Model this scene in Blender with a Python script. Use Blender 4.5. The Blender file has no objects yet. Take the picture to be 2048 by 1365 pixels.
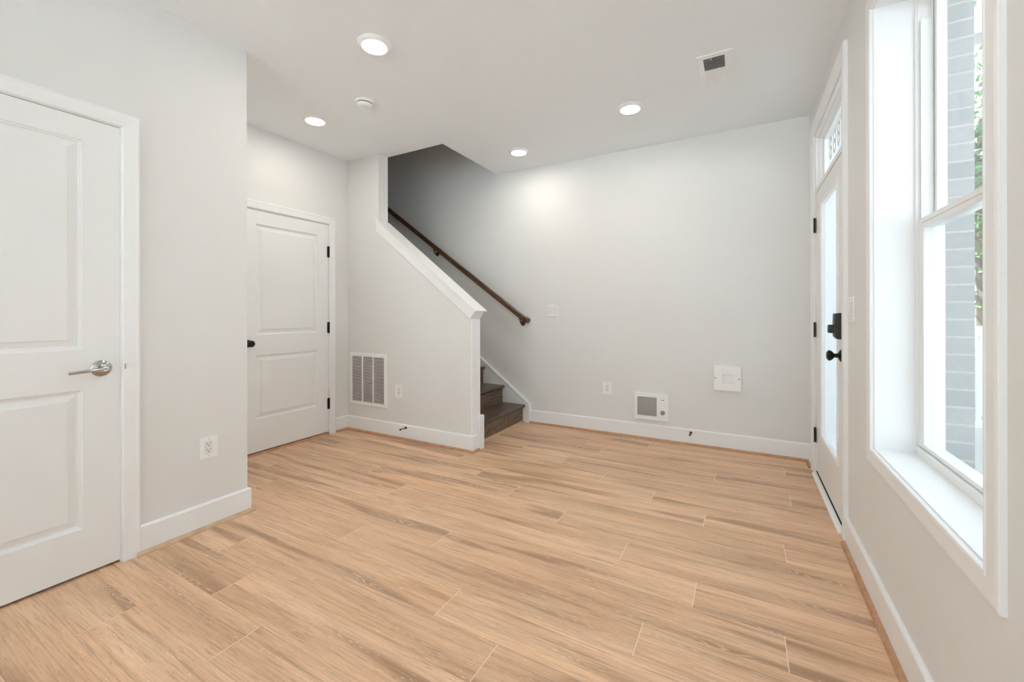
import bpy, bmesh, math, random
from mathutils import Vector, Matrix

random.seed(7)
S = bpy.context.scene
COL = S.collection

# ------------------------------------------------------------------ camera
CAM_H, YAW, ROLL = 1.178, math.radians(28.912), math.radians(-0.109)
F_PX, CY = 834.96, 626.9
cam_data = bpy.data.cameras.new('camera')
cam = bpy.data.objects.new('camera', cam_data)
COL.objects.link(cam)
cam_data.sensor_width = 36.0
cam_data.lens = 36.0 * F_PX / 2048.0
cam_data.shift_y = (CY - 682.5) / 2048.0
cam_data.clip_start = 0.05
fw = Vector((-math.sin(YAW), math.cos(YAW), 0))
rt0 = Vector((math.cos(YAW), math.sin(YAW), 0))
up0 = rt0.cross(fw)
rt = rt0 * math.cos(ROLL) + up0 * math.sin(ROLL)
up = up0 * math.cos(ROLL) - rt0 * math.sin(ROLL)
cam.matrix_world = Matrix(((rt.x, up.x, -fw.x, 0), (rt.y, up.y, -fw.y, 0), (rt.z, up.z, -fw.z, CAM_H), (0, 0, 0, 1)))
S.camera = cam

# ------------------------------------------------------------------ sky, exposure
SKY_STRENGTH = 1.55
LAMP_STRENGTH = 51.0
SUN_STRENGTH = 92.0
S.view_settings.view_transform = 'Standard'
S.view_settings.look = 'None'
S.view_settings.gamma = 1.0
S.view_settings.use_curve_mapping = False
S.view_settings.exposure = 0.82
S.cycles.use_denoising = True
S.cycles.max_bounces = 14
S.cycles.diffuse_bounces = 8
S.cycles.transparent_max_bounces = 12
S.cycles.sample_clamp_indirect = 6.0

world = bpy.data.worlds.new('overcast_sky')
S.world = world
world.use_nodes = True
wn, wl = world.node_tree.nodes, world.node_tree.links
wn.clear()
w_out = wn.new('ShaderNodeOutputWorld')
w_bg = wn.new('ShaderNodeBackground')
w_tc = wn.new('ShaderNodeTexCoord')
w_sep = wn.new('ShaderNodeSeparateXYZ')
w_ramp = wn.new('ShaderNodeValToRGB')
w_ramp.color_ramp.elements[0].position = 0.0
w_ramp.color_ramp.elements[0].color = (0.88, 0.97, 1.04, 1)
w_ramp.color_ramp.elements[1].position = 1.0
w_ramp.color_ramp.elements[1].color = (0.77, 0.90, 1.03, 1)
wl.new(w_tc.outputs['Generated'], w_sep.inputs[0])
wl.new(w_sep.outputs['Z'], w_ramp.inputs['Fac'])
wl.new(w_ramp.outputs['Color'], w_bg.inputs['Color'])
w_bg.inputs['Strength'].default_value = SKY_STRENGTH
wl.new(w_bg.outputs[0], w_out.inputs['Surface'])

# high sun behind the house: added for the bounce paving, reaches only that and the street's far side
sun_d = bpy.data.lights.new('sun', 'SUN')
sun_d.energy = SUN_STRENGTH
sun_d.angle = math.radians(1.5)
sun_d.color = (0.92, 0.98, 1.05)
sun = bpy.data.objects.new('sun', sun_d)
COL.objects.link(sun)
sun.rotation_euler = Vector((0.55, -0.15, -0.82)).to_track_quat('-Z', 'Y').to_euler()

# ------------------------------------------------------------------ room dimensions (metres)
H = 2.74
XR, YF = 0.468, 4.034            # right wall, far wall
XL, YL = -2.587, 1.416           # left (closet) wall and its corner
XA = -3.545                      # alcove wall with the second door
YS, YSB = 2.9335, 3.057          # stair wall faces
XW, XE, XH = -3.105, -2.018, -2.416   # full-height wall end, knee wall end, ceiling opening edge
YB = -4.6                        # back wall, behind the camera
XO = -6.3                        # far end of the stairwell
XOUT, XFAC = 0.678, 0.773         # back of brick, brick face

# ------------------------------------------------------------------ materials
def new_mat(name):
    m = bpy.data.materials.new(name)
    m.use_nodes = True
    nt = m.node_tree
    return m, nt.nodes, nt.links, nt.nodes['Principled BSDF']

def paint(name, col, rough=0.55, bump=0.0, bscale=220.0, spec=0.35, metallic=0.0):
    m, n, l, b = new_mat(name)
    tc = n.new('ShaderNodeTexCoord')
    nz = n.new('ShaderNodeTexNoise')
    nz.inputs['Scale'].default_value = 3.0
    nz.inputs['Detail'].default_value = 3.0
    l.new(tc.outputs['Object'], nz.inputs['Vector'])
    mx = n.new('ShaderNodeMix'); mx.data_type = 'RGBA'
    mx.inputs[6].default_value = (*[c * 0.985 for c in col], 1)
    mx.inputs[7].default_value = (*[min(1, c * 1.012) for c in col], 1)
    l.new(nz.outputs['Fac'], mx.inputs[0])
    l.new(mx.outputs[2], b.inputs['Base Color'])
    b.inputs['Roughness'].default_value = rough
    b.inputs['Specular IOR Level'].default_value = spec
    b.inputs['Metallic'].default_value = metallic
    if bump:
        nb = n.new('ShaderNodeTexNoise')
        nb.inputs['Scale'].default_value = bscale
        nb.inputs['Detail'].default_value = 2.0
        l.new(tc.outputs['Object'], nb.inputs['Vector'])
        bp = n.new('ShaderNodeBump')
        bp.inputs['Strength'].default_value = bump
        bp.inputs['Distance'].default_value = 0.001
        l.new(nb.outputs['Fac'], bp.inputs['Height'])
        l.new(bp.outputs[0], b.inputs['Normal'])
    return m

def mapping(n, l, src, scale):
    mp = n.new('ShaderNodeMapping')
    mp.inputs['Scale'].default_value = scale
    l.new(src, mp.inputs['Vector'])
    return mp.outputs[0]

def noise(n, l, vec, scale=1.0, detail=3.0, rough=0.5, dist=0.0):
    t = n.new('ShaderNodeTexNoise')
    t.inputs['Scale'].default_value = scale
    t.inputs['Detail'].default_value = detail
    t.inputs['Roughness'].default_value = rough
    t.inputs['Distortion'].default_value = dist
    l.new(vec, t.inputs['Vector'])
    return t.outputs['Fac']

def ramp(n, l, fac, stops):
    r = n.new('ShaderNodeValToRGB')
    e = r.color_ramp.elements
    while len(e) > 1:
        e.remove(e[-1])
    for i, (p, c) in enumerate(stops):
        if i == 0:
            e[0].position = p
            el = e[0]
        else:
            el = e.new(p)
        el.color = (c, c, c, 1) if isinstance(c, (int, float)) else (*c, 1)
    l.new(fac, r.inputs['Fac'])
    return r.outputs['Color']

def mixc(n, l, fac, a, b, mode='MIX'):
    m = n.new('ShaderNodeMix'); m.data_type = 'RGBA'; m.blend_type = mode
    for sock, v in ((m.inputs[0], fac), (m.inputs[6], a), (m.inputs[7], b)):
        if isinstance(v, (int, float)):
            sock.default_value = v
        elif isinstance(v, tuple):
            sock.default_value = (*v, 1)
        else:
            l.new(v, sock)
    return m.outputs[2]

def math_n(n, l, op, a, b=None):
    m = n.new('ShaderNodeMath'); m.operation = op
    for i, v in enumerate((a, b)):
        if v is None:
            continue
        if isinstance(v, (int, float)):
            m.inputs[i].default_value = v
        else:
            l.new(v, m.inputs[i])
    return m.outputs[0]

def oak_floor():
    m, n, l, b = new_mat('oak_plank')
    tc = n.new('ShaderNodeTexCoord')
    at = n.new('ShaderNodeAttribute'); at.attribute_name = 'plank_shift'
    tone = n.new('ShaderNodeAttribute'); tone.attribute_name = 'plank_tone'
    add = n.new('ShaderNodeVectorMath'); add.operation = 'ADD'
    l.new(tc.outputs['Object'], add.inputs[0]); l.new(at.outputs['Vector'], add.inputs[1])
    P = add.outputs[0]
    broad = noise(n, l, mapping(n, l, P, (0.9, 9.0, 1)), 1.0, 5.0, 0.55, 0.3)
    base = ramp(n, l, broad, [(0.25, (0.41, 0.245, 0.145)), (0.42, (0.52, 0.325, 0.198)), (0.58, (0.60, 0.392, 0.25)), (0.78, (0.66, 0.45, 0.30))])
    # peach sapwood patches
    peach = ramp(n, l, noise(n, l, mapping(n, l, P, (0.7, 4.5, 1)), 1.3, 2.0), [(0.52, 0.0), (0.68, 1.0)])
    base = mixc(n, l, math_n(n, l, 'MULTIPLY', peach, 0.28), base, (0.60, 0.335, 0.165))
    # greyish bands
    grey = ramp(n, l, noise(n, l, mapping(n, l, P, (0.8, 12.0, 1)), 1.1, 3.0), [(0.52, 0.0), (0.70, 1.0)])
    base = mixc(n, l, math_n(n, l, 'MULTIPLY', grey, 0.38), base, (0.40, 0.265, 0.175))
    # long dark heart streaks; the growth rings are contour lines of the same field, so they nest inside the streaks
    h = noise(n, l, mapping(n, l, P, (1.0, 13.0, 1)), 1.0, 1.2, 0.45, 0.25)
    wob = noise(n, l, mapping(n, l, P, (9.0, 70.0, 1)), 1.0, 2.0)
    streak = ramp(n, l, h, [(0.545, 0.0), (0.66, 1.0)])
    base = mixc(n, l, math_n(n, l, 'MULTIPLY', streak, 0.74), base, (0.27, 0.155, 0.088))
    thin = ramp(n, l, noise(n, l, mapping(n, l, P, (1.5, 42.0, 1)), 1.0, 4.0, 0.65, 0.4), [(0.57, 0.0), (0.70, 1.0)])
    base = mixc(n, l, math_n(n, l, 'MULTIPLY', thin, 0.60), base, (0.29, 0.165, 0.09))
    hh = math_n(n, l, 'ADD', h, math_n(n, l, 'MULTIPLY', wob, 0.012))
    fr_ = math_n(n, l, 'FRACT', math_n(n, l, 'MULTIPLY', hh, 62.0))
    lines = ramp(n, l, fr_, [(0.0, 0.0), (0.30, 1.0), (0.48, 0.0)])
    ring_mask = ramp(n, l, h, [(0.54, 0.10), (0.60, 0.85)])
    breakup = ramp(n, l, noise(n, l, mapping(n, l, P, (1.6, 9.0, 1)), 1.4, 2.0), [(0.46, 0.0), (0.58, 1.0)])
    fac = math_n(n, l, 'MULTIPLY', math_n(n, l, 'MULTIPLY', math_n(n, l, 'MULTIPLY', ring_mask, lines), breakup), 0.75)
    base = mixc(n, l, fac, base, (0.70, 0.53, 0.38))
    # fine fibres and pores
    fib = noise(n, l, mapping(n, l, P, (5.0, 150.0, 1)), 1.0, 4.0, 0.65)
    base = mixc(n, l, 0.75, base, ramp(n, l, fib, [(0.25, 0.55), (0.5, 1.0), (0.75, 1.15)]), 'MULTIPLY')
    pore = ramp(n, l, noise(n, l, mapping(n, l, P, (15.0, 170.0, 1)), 1.0, 3.0, 0.65), [(0.58, 0.0), (0.72, 1.0)])
    base = mixc(n, l, math_n(n, l, 'MULTIPLY', pore, 0.55), base, (0.27, 0.15, 0.08))
    fleck = ramp(n, l, noise(n, l, mapping(n, l, P, (14.0, 110.0, 1)), 1.7, 2.0, 0.6), [(0.64, 0.0), (0.76, 1.0)])
    base = mixc(n, l, math_n(n, l, 'MULTIPLY', fleck, 0.6), base, (0.76, 0.58, 0.43))
    # tone of each plank
    tv = n.new('ShaderNodeHueSaturation')
    l.new(math_n(n, l, 'ADD', math_n(n, l, 'MULTIPLY', tone.outputs['Fac'], 0.10), 1.22), tv.inputs['Value'])
    tv.inputs['Saturation'].default_value = 0.97
    l.new(base, tv.inputs['Color'])
    l.new(tv.outputs[0], b.inputs['Base Color'])
    b.inputs['Roughness'].default_value = 0.42
    b.inputs['Specular IOR Level'].default_value = 0.38
    bp = n.new('ShaderNodeBump'); bp.inputs['Strength'].default_value = 0.12; bp.inputs['Distance'].default_value = 0.0006
    l.new(fib, bp.inputs['Height']); l.new(bp.outputs[0], b.inputs['Normal'])
    return m

def dark_wood(name, along, light, dark, line, rough=0.33, ring=True):
    """stained oak; 'along' is the grain axis"""
    m, n, l, b = new_mat(name)
    tc = n.new('ShaderNodeTexCoord')
    sc = {'x': (1, 9, 9), 'y': (9, 1.6, 9)}[along]
    P = mapping(n, l, tc.outputs['Object'], sc)
    broad = noise(n, l, P, 1.5, 4.0, 0.6, 0.8)
    base = ramp(n, l, broad, [(0.3, dark), (0.7, light)])
    if ring:                                       # growth rings as contour lines of a stretched field
        h = noise(n, l, P, 1.25, 1.0, 0.4, 0.35)
        fr_ = math_n(n, l, 'FRACT', math_n(n, l, 'MULTIPLY', h, 15.0))
        base = mixc(n, l, ramp(n, l, fr_, [(0.0, 0.0), (0.62, 0.25), (0.88, 0.9), (1.0, 0.0)]), base, line)
    fs = {'x': (4, 120, 120), 'y': (120, 4, 120)}[along]
    fib = noise(n, l, mapping(n, l, tc.outputs['Object'], fs), 1.0, 3.0)
    base = mixc(n, l, 0.7, base, ramp(n, l, fib, [(0.3, 0.55), (0.6, 1.1)]), 'MULTIPLY')
    l.new(base, b.inputs['Base Color'])
    b.inputs['Roughness'].default_value = rough
    b.inputs['Specular IOR Level'].default_value = 0.45
    return m

def shoe_wood(name, cols):
    m, n, l, b = new_mat(name)
    tc = n.new('ShaderNodeTexCoord')
    nz = noise(n, l, mapping(n, l, tc.outputs['Object'], (18, 18, 60)), 1.0, 4.0, 0.6)
    l.new(ramp(n, l, nz, [(0.3, cols[0]), (0.7, cols[1])]), b.inputs['Base Color'])
    b.inputs['Roughness'].default_value = 0.45
    return m

def both_sided_fresnel(n, l, ior):
    g = n.new('ShaderNodeNewGeometry')
    fr = n.new('ShaderNodeFresnel')
    l.new(math_n(n, l, 'ADD', math_n(n, l, 'MULTIPLY', g.outputs['Backfacing'], 1.0 / ior - ior), ior), fr.inputs['IOR'])
    return fr

def glass(name, tint=(0.96, 0.985, 0.98)):
    m, n, l, b = new_mat(name)
    n.remove(b)
    out = [x for x in n if x.type == 'OUTPUT_MATERIAL'][0]
    tr = n.new('ShaderNodeBsdfTransparent'); tr.inputs['Color'].default_value = (*tint, 1)
    gl = n.new('ShaderNodeBsdfGlossy'); gl.inputs['Roughness'].default_value = 0.01
    fr = both_sided_fresnel(n, l, 1.33)
    mx = n.new('ShaderNodeMixShader')
    l.new(fr.outputs[0], mx.inputs[0]); l.new(tr.outputs[0], mx.inputs[1]); l.new(gl.outputs[0], mx.inputs[2])
    l.new(mx.outputs[0], out.inputs['Surface'])
    return m

def frosted(name, col=(0.76, 0.79, 0.79)):
    m, n, l, b = new_mat(name)
    n.remove(b)
    out = [x for x in n if x.type == 'OUTPUT_MATERIAL'][0]
    tl = n.new('ShaderNodeBsdfTranslucent'); tl.inputs['Color'].default_value = (*col, 1)
    gl = n.new('ShaderNodeBsdfGlossy'); gl.inputs['Roughness'].default_value = 0.25
    fr = both_sided_fresnel(n, l, 1.3)
    mx = n.new('ShaderNodeMixShader')
    l.new(fr.outputs[0], mx.inputs[0]); l.new(tl.outputs[0], mx.inputs[1]); l.new(gl.outputs[0], mx.inputs[2])
    l.new(mx.outputs[0], out.inputs['Surface'])
    return m

def emitter(name, col, strength):
    m, n, l, b = new_mat(name)
    b.inputs['Base Color'].default_value = (0.9, 0.9, 0.88, 1)
    b.inputs['Emission Color'].default_value = (*col, 1)
    b.inputs['Emission Strength'].default_value = strength
    return m

def brick_mat():
    m, n, l, b = new_mat('painted_brick')
    tc = n.new('ShaderNodeTexCoord')
    # courses run horizontally on both the X- and Y-facing sides
    sep = n.new('ShaderNodeSeparateXYZ'); l.new(tc.outputs['Object'], sep.inputs[0])
    cmb = n.new('ShaderNodeCombineXYZ')
    l.new(math_n(n, l, 'ADD', math_n(n, l, 'ADD', sep.outputs['X'], 0.0285), sep.outputs['Y']), cmb.inputs['X'])
    l.new(sep.outputs['Z'], cmb.inputs['Y'])
    br = n.new('ShaderNodeTexBrick')
    br.inputs['Scale'].default_value = 1.0
    br.inputs['Brick Width'].default_value = 0.203
    br.inputs['Row Height'].default_value = 0.0677
    br.inputs['Mortar Size'].default_value = 0.005
    br.inputs['Mortar Smooth'].default_value = 0.25
    br.inputs['Color1'].default_value = (0.32, 0.315, 0.31, 1)
    br.inputs['Color2'].default_value = (0.37, 0.362, 0.357, 1)
    br.inputs['Mortar'].default_value = (0.50, 0.445, 0.40, 1)
    l.new(cmb.outputs[0], br.inputs['Vector'])
    nz = noise(n, l, tc.outputs['Object'], 45.0, 4.0)
    l.new(mixc(n, l, 0.3, br.outputs['Color'], ramp(n, l, nz, [(0.3, 0.7), (0.7, 1.15)]), 'MULTIPLY'), b.inputs['Base Color'])
    b.inputs['Roughness'].default_value = 0.85
    bp = n.new('ShaderNodeBump'); bp.inputs['Strength'].default_value = 0.5; bp.inputs['Distance'].default_value = 0.004
    bp.invert = True
    l.new(br.outputs['Fac'], bp.inputs['Height']); l.new(bp.outputs[0], b.inputs['Normal'])
    return m

def leaf_mat():
    m, n, l, b = new_mat('leaf_green')
    tc = n.new('ShaderNodeTexCoord')
    nz = noise(n, l, tc.outputs['Object'], 2.2, 3.0)
    l.new(ramp(n, l, nz, [(0.3, (0.07, 0.16, 0.045)), (0.7, (0.22, 0.36, 0.12))]), b.inputs['Base Color'])
    b.inputs['Roughness'].default_value = 0.6
    return m

WALL = paint('wall_paint', (0.785, 0.79, 0.785), 0.62, 0.06)
CEIL = paint('ceiling_paint', (0.885, 0.92, 0.945), 0.75, 0.05)
TRIM = paint('trim_white', (0.88, 0.895, 0.905), 0.38, 0.0, spec=0.4)
DOORW = paint('door_white', (0.855, 0.87, 0.875), 0.40, 0.03, 300)
PLAST = paint('white_plastic', (0.90, 0.905, 0.90), 0.32, 0.0, spec=0.5)
VINYL = paint('white_vinyl', (0.86, 0.87, 0.865), 0.3, 0.0, spec=0.5)
ENAM = paint('white_enamel', (0.90, 0.905, 0.905), 0.3, 0.0, spec=0.5)
SLOT = paint('dark_slot', (0.05, 0.05, 0.05), 0.6)
SHADOWGAP = paint('duct_shade', (0.035, 0.034, 0.032), 0.8)  # dark colour standing in for the shade inside the ducts
BLACK = paint('black_metal', (0.012, 0.012, 0.012), 0.38, 0.0, spec=0.5, metallic=0.3)
BRONZE = paint('oiled_bronze', (0.075, 0.05, 0.035), 0.35, 0.0, spec=0.5, metallic=0.7)
NICKEL = paint('satin_nickel', (0.48, 0.465, 0.445), 0.16, 0.0, spec=0.5, metallic=1.0)
SCREW = paint('grey_screw', (0.42, 0.42, 0.41), 0.35, 0.0, metallic=0.6)
FACEP = paint('receptacle_white', (0.83, 0.835, 0.83), 0.35)
MESHG = paint('grey_mesh', (0.58, 0.575, 0.56), 0.5, 0.0, metallic=0.3)
KNOBG = paint('grey_knob', (0.27, 0.265, 0.255), 0.45)
GASK = paint('black_gasket', (0.02, 0.018, 0.016), 0.7)
OAK = oak_floor()
JOINT = paint('plank_end_joint', (0.86, 0.72, 0.56), 0.5)
SEAM = paint('plank_side_joint', (0.33, 0.20, 0.115), 0.6)
TREAD = dark_wood('stained_tread', 'y', (0.15, 0.098, 0.066), (0.080, 0.052, 0.037), (0.055, 0.036, 0.026), 0.28)
RISER = dark_wood('stained_riser', 'y', (0.25, 0.172, 0.122), (0.135, 0.09, 0.064), (0.04, 0.027, 0.02), 0.42)
RAILW = dark_wood('walnut_rail', 'x', (0.12, 0.058, 0.028), (0.06, 0.028, 0.014), (0.035, 0.018, 0.01), 0.28, ring=False)
SHOE = shoe_wood('oak_shoe', ((0.36, 0.185, 0.095), (0.53, 0.305, 0.17)))
SHOEL = shoe_wood('pale_oak_shoe', ((0.46, 0.31, 0.19), (0.62, 0.45, 0.30)))
GLASS = glass('clear_glass')
FROST = frosted('frosted_glass')
LAMP = emitter('lamp_diffuser', (1.0, 0.925, 0.81), LAMP_STRENGTH)
LANT = emitter('lantern_glass', (1.0, 0.76, 0.36), 1.5)
LANT.node_tree.nodes['Principled BSDF'].inputs['Base Color'].default_value = (0.2, 0.18, 0.14, 1)
BRICK = brick_mat()
LEAF = leaf_mat()
BARK = paint('bark', (0.16, 0.12, 0.09), 0.9, 0.6, 30)
CONC = paint('concrete', (0.46, 0.45, 0.43), 0.85, 0.3, 60)
BOUNCE = paint('pale_bounce_paving', (0.70, 0.69, 0.675), 0.85, 0.2, 60)
ASPH = paint('asphalt', (0.14, 0.14, 0.145), 0.9, 0.3, 80)
SIDING = paint('pale_siding', (0.62, 0.64, 0.66), 0.6)
ROOFM = paint('grey_shingle', (0.17, 0.17, 0.18), 0.9, 0.4, 40)
PANE = paint('dark_window_pane', (0.12, 0.14, 0.16), 0.1, 0.0, spec=0.6)
RAILWHITE = paint('railing_white', (0.82, 0.83, 0.83), 0.45)
DIGIT = paint('white_vinyl_digit', (0.9, 0.91, 0.91), 0.5)

# ------------------------------------------------------------------ mesh helpers
def box(bm, x0, x1, y0, y1, z0, z1, bev=0.0, seg=2):
    vs = [bm.verts.new(p) for p in ((x0, y0, z0), (x1, y0, z0), (x1, y1, z0), (x0, y1, z0), (x0, y0, z1), (x1, y0, z1), (x1, y1, z1), (x0, y1, z1))]
    fs = [bm.faces.new([vs[i] for i in q]) for q in ((3, 2, 1, 0), (4, 5, 6, 7), (0, 1, 5, 4), (1, 2, 6, 5), (2, 3, 7, 6), (3, 0, 4, 7))]
    if bev:
        es = {e for f in fs for e in f.edges}
        bmesh.ops.bevel(bm, geom=list(es), offset=bev, segments=seg, affect='EDGES', profile=0.5)

def prism(bm, poly, axis, a, b):
    """poly: 2D points in the plane normal to axis (x: (y,z), y: (x,z), z: (x,y))"""
    def P(u, v, w):
        return {'x': (w, u, v), 'y': (u, w, v), 'z': (u, v, w)}[axis]
    A = [bm.verts.new(P(u, v, a)) for u, v in poly]
    B = [bm.verts.new(P(u, v, b)) for u, v in poly]
    n = len(poly)
    bm.faces.new(A); bm.faces.new(B[::-1])
    for i in range(n):
        bm.faces.new((A[i], B[i], B[(i + 1) % n], A[(i + 1) % n]))

def lathe(bm, prof, c=(0, 0, 0), axis='-y', seg=28, caps=True):
    """prof: (radius, distance along axis)"""
    def P(r, d, t):
        a, b = r * math.cos(t), r * math.sin(t)
        v = {'-y': (a, -d, b), 'z': (a, b, d), '-z': (a, b, -d), 'x': (d, a, b), '-x': (-d, a, b)}[axis]
        return (c[0] + v[0], c[1] + v[1], c[2] + v[2])
    rings = [[bm.verts.new(P(r, d, 2 * math.pi * i / seg)) for i in range(seg)] for r, d in prof]
    for R0, R1 in zip(rings, rings[1:]):
        for i in range(seg):
            bm.faces.new((R0[i], R0[(i + 1) % seg], R1[(i + 1) % seg], R1[i]))
    if caps:
        bm.faces.new(rings[0][::-1]); bm.faces.new(rings[-1])

def tube(bm, pts, r, seg=10):
    pts = [Vector(p) for p in pts]
    rr = r if isinstance(r, (list, tuple)) else [r] * len(pts)
    rings = []
    ref = Vector((0, 0, 1))
    for i, p in enumerate(pts):
        d = (pts[min(i + 1, len(pts) - 1)] - pts[max(i - 1, 0)]).normalized()
        if abs(d.dot(ref)) > 0.95:
            ref = Vector((1, 0, 0))
        a = d.cross(ref).normalized(); b = d.cross(a)
        rings.append([bm.verts.new(p + (a * math.cos(t) + b * math.sin(t)) * rr[i]) for t in [2 * math.pi * k / seg for k in range(seg)]])
    for R0, R1 in zip(rings, rings[1:]):
        for i in range(seg):
            bm.faces.new((R0[i], R0[(i + 1) % seg], R1[(i + 1) % seg], R1[i]))
    bm.faces.new(rings[0][::-1]); bm.faces.new(rings[-1])

def mitred(bm, rect, prof, closed, y0=0.0):
    """moulding round a rectangle in the local XZ plane; prof: (outward offset, height towards the viewer)"""
    xl, xr, zb, zt = rect
    rows = []
    for w, h in prof:
        if closed:
            p = [(xl - w, zb - w), (xl - w, zt + w), (xr + w, zt + w), (xr + w, zb - w)]
        else:
            p = [(xl - w, zb), (xl - w, zt + w), (xr + w, zt + w), (xr + w, zb)]
        rows.append([bm.verts.new((x, y0 - h, z)) for x, z in p])
    k = 4 if closed else 3
    for R0, R1 in zip(rows, rows[1:] + rows[:1]):
        for i in range(k):
            j = (i + 1) % 4
            bm.faces.new((R0[i], R1[i], R1[j], R0[j]))
    if not closed:
        bm.faces.new([r[0] for r in rows][::-1]); bm.faces.new([r[3] for r in rows])

def panel_slab(bm, w, z0, z1, panels, th=0.035, y0=0.0):
    """door leaf with moulded recessed panels; viewer side at y0, back at y0+th"""
    xs = sorted({0.0, w} | {p[0] for p in panels} | {p[1] for p in panels})
    zs = sorted({z0, z1} | {p[2] for p in panels} | {p[3] for p in panels})
    steps = [(0.0, 0.0), (0.002, 0.0045), (0.008, 0.0065), (0.011, 0.0115), (0.019, 0.0125), (0.044, 0.0060), (0.0455, 0.0030), (0.050, 0.0026)]
    for xa, xb in zip(xs, xs[1:]):
        for za, zb in zip(zs, zs[1:]):
            if any(p[0] - 1e-6 <= xa and xb <= p[1] + 1e-6 and p[2] - 1e-6 <= za and zb <= p[3] + 1e-6 for p in panels):
                continue
            bm.faces.new([bm.verts.new(v) for v in ((xa, y0, za), (xb, y0, za), (xb, y0, zb), (xa, y0, zb))])
    for a, b, c, d in panels:
        loops = [[bm.verts.new(v) for v in ((a + s, y0 + t, c + s), (b - s, y0 + t, c + s), (b - s, y0 + t, d - s), (a + s, y0 + t, d - s))] for s, t in steps]
        for L0, L1 in zip(loops, loops[1:]):
            for i in range(4):
                j = (i + 1) % 4
                bm.faces.new((L0[i], L0[j], L1[j], L1[i]))
        bm.faces.new(loops[-1])
    # edges and back
    y1 = y0 + th
    c = {(x, y, z): bm.verts.new((x, y, z)) for x in (0.0, w) for y in (y0, y1) for z in (z0, z1)}
    for q in (((0.0, y0, z0), (0.0, y0, z1), (0.0, y1, z1), (0.0, y1, z0)), ((w, y0, z0), (w, y1, z0), (w, y1, z1), (w, y0, z1)),
              ((0.0, y0, z0), (0.0, y1, z0), (w, y1, z0), (w, y0, z0)), ((0.0, y0, z1), (w, y0, z1), (w, y1, z1), (0.0, y1, z1)),
              ((0.0, y1, z0), (0.0, y1, z1), (w, y1, z1), (w, y1, z0))):
        bm.faces.new([c[v] for v in q])

def frame_boxes(bm, x0, x1, z0, z1, y0, y1, w, wt=None, wb=None, bev=0.0):
    wt = wt or w; wb = wb or w
    box(bm, x0, x0 + w, y0, y1, z0, z1, bev); box(bm, x1 - w, x1, y0, y1, z0, z1, bev)
    box(bm, x0 + w, x1 - w, y0, y1, z1 - wt, z1, bev); box(bm, x0 + w, x1 - w, y0, y1, z0, z0 + wb, bev)

ROOTS = {}
def obj(name, fill, mat, parent=None, smooth=False, world=False, kind=None, label=None):
    bm = bmesh.new()
    fill(bm)
    if world and parent is not None:
        r = parent
        while r.parent:
            r = r.parent
        bmesh.ops.transform(bm, matrix=r.matrix_basis.inverted(), verts=bm.verts)
    bmesh.ops.recalc_face_normals(bm, faces=bm.faces)
    me = bpy.data.meshes.new(name)
    bm.to_mesh(me); bm.free()
    if mat is not None:
        me.materials.append(mat)
    if smooth:
        for p in me.polygons:
            p.use_smooth = True
        try:
            me.set_sharp_from_angle(angle=math.radians(35))
        except Exception:
            pass
    o = bpy.data.objects.new(name, me)
    COL.objects.link(o)
    o.parent = parent
    if kind:
        o['kind'] = kind
    if label:
        o['label'] = label
    return o

def thing(name, label, cat, loc=(0, 0, 0), rotz=0.0, group=None, kind=None):
    o = bpy.data.objects.new(name, None)
    o.empty_display_size = 0.1
    COL.objects.link(o)
    o.matrix_basis = Matrix.Translation(loc) @ Matrix.Rotation(rotz, 4, 'Z')
    if label:
        o['label'] = label
    if cat:
        o['category'] = cat
    if group:
        o['group'] = group
    if kind:
        o['kind'] = kind
    return o

def dup(root, loc, rotz, label, group=None):
    r = root.copy(); COL.objects.link(r)
    r.matrix_basis = Matrix.Translation(loc) @ Matrix.Rotation(rotz, 4, 'Z')
    r['label'] = label
    if group:
        r['group'] = group
    for ch in list(root.children):
        c = ch.copy(); COL.objects.link(c); c.parent = r
        for g in list(ch.children):
            d = g.copy(); COL.objects.link(d); d.parent = c
    return r

def struct(name, fill, mat, label, cat='wall', smooth=False):
    o = obj(name, fill, mat, None, smooth)
    o['kind'] = 'structure'; o['label'] = label; o['category'] = cat
    return o

R90 = math.pi / 2

# ------------------------------------------------------------------ shell
# floor: planks 178 mm x 1.511 m running along X, laid row by row
ROW_W, ROW_0, PL = 0.178, 1.097, 1.511
KNOWN = {-2: -1.59, -1: -1.946, 0: -0.764, 1: -1.054, 2: -0.333, 3: 0.132, 4: -0.178, 5: -0.516, 6: -0.92, 7: 0.18, 8: -0.192, 9: -0.506, 10: -0.878, 11: -1.25, 12: -0.175}

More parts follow.
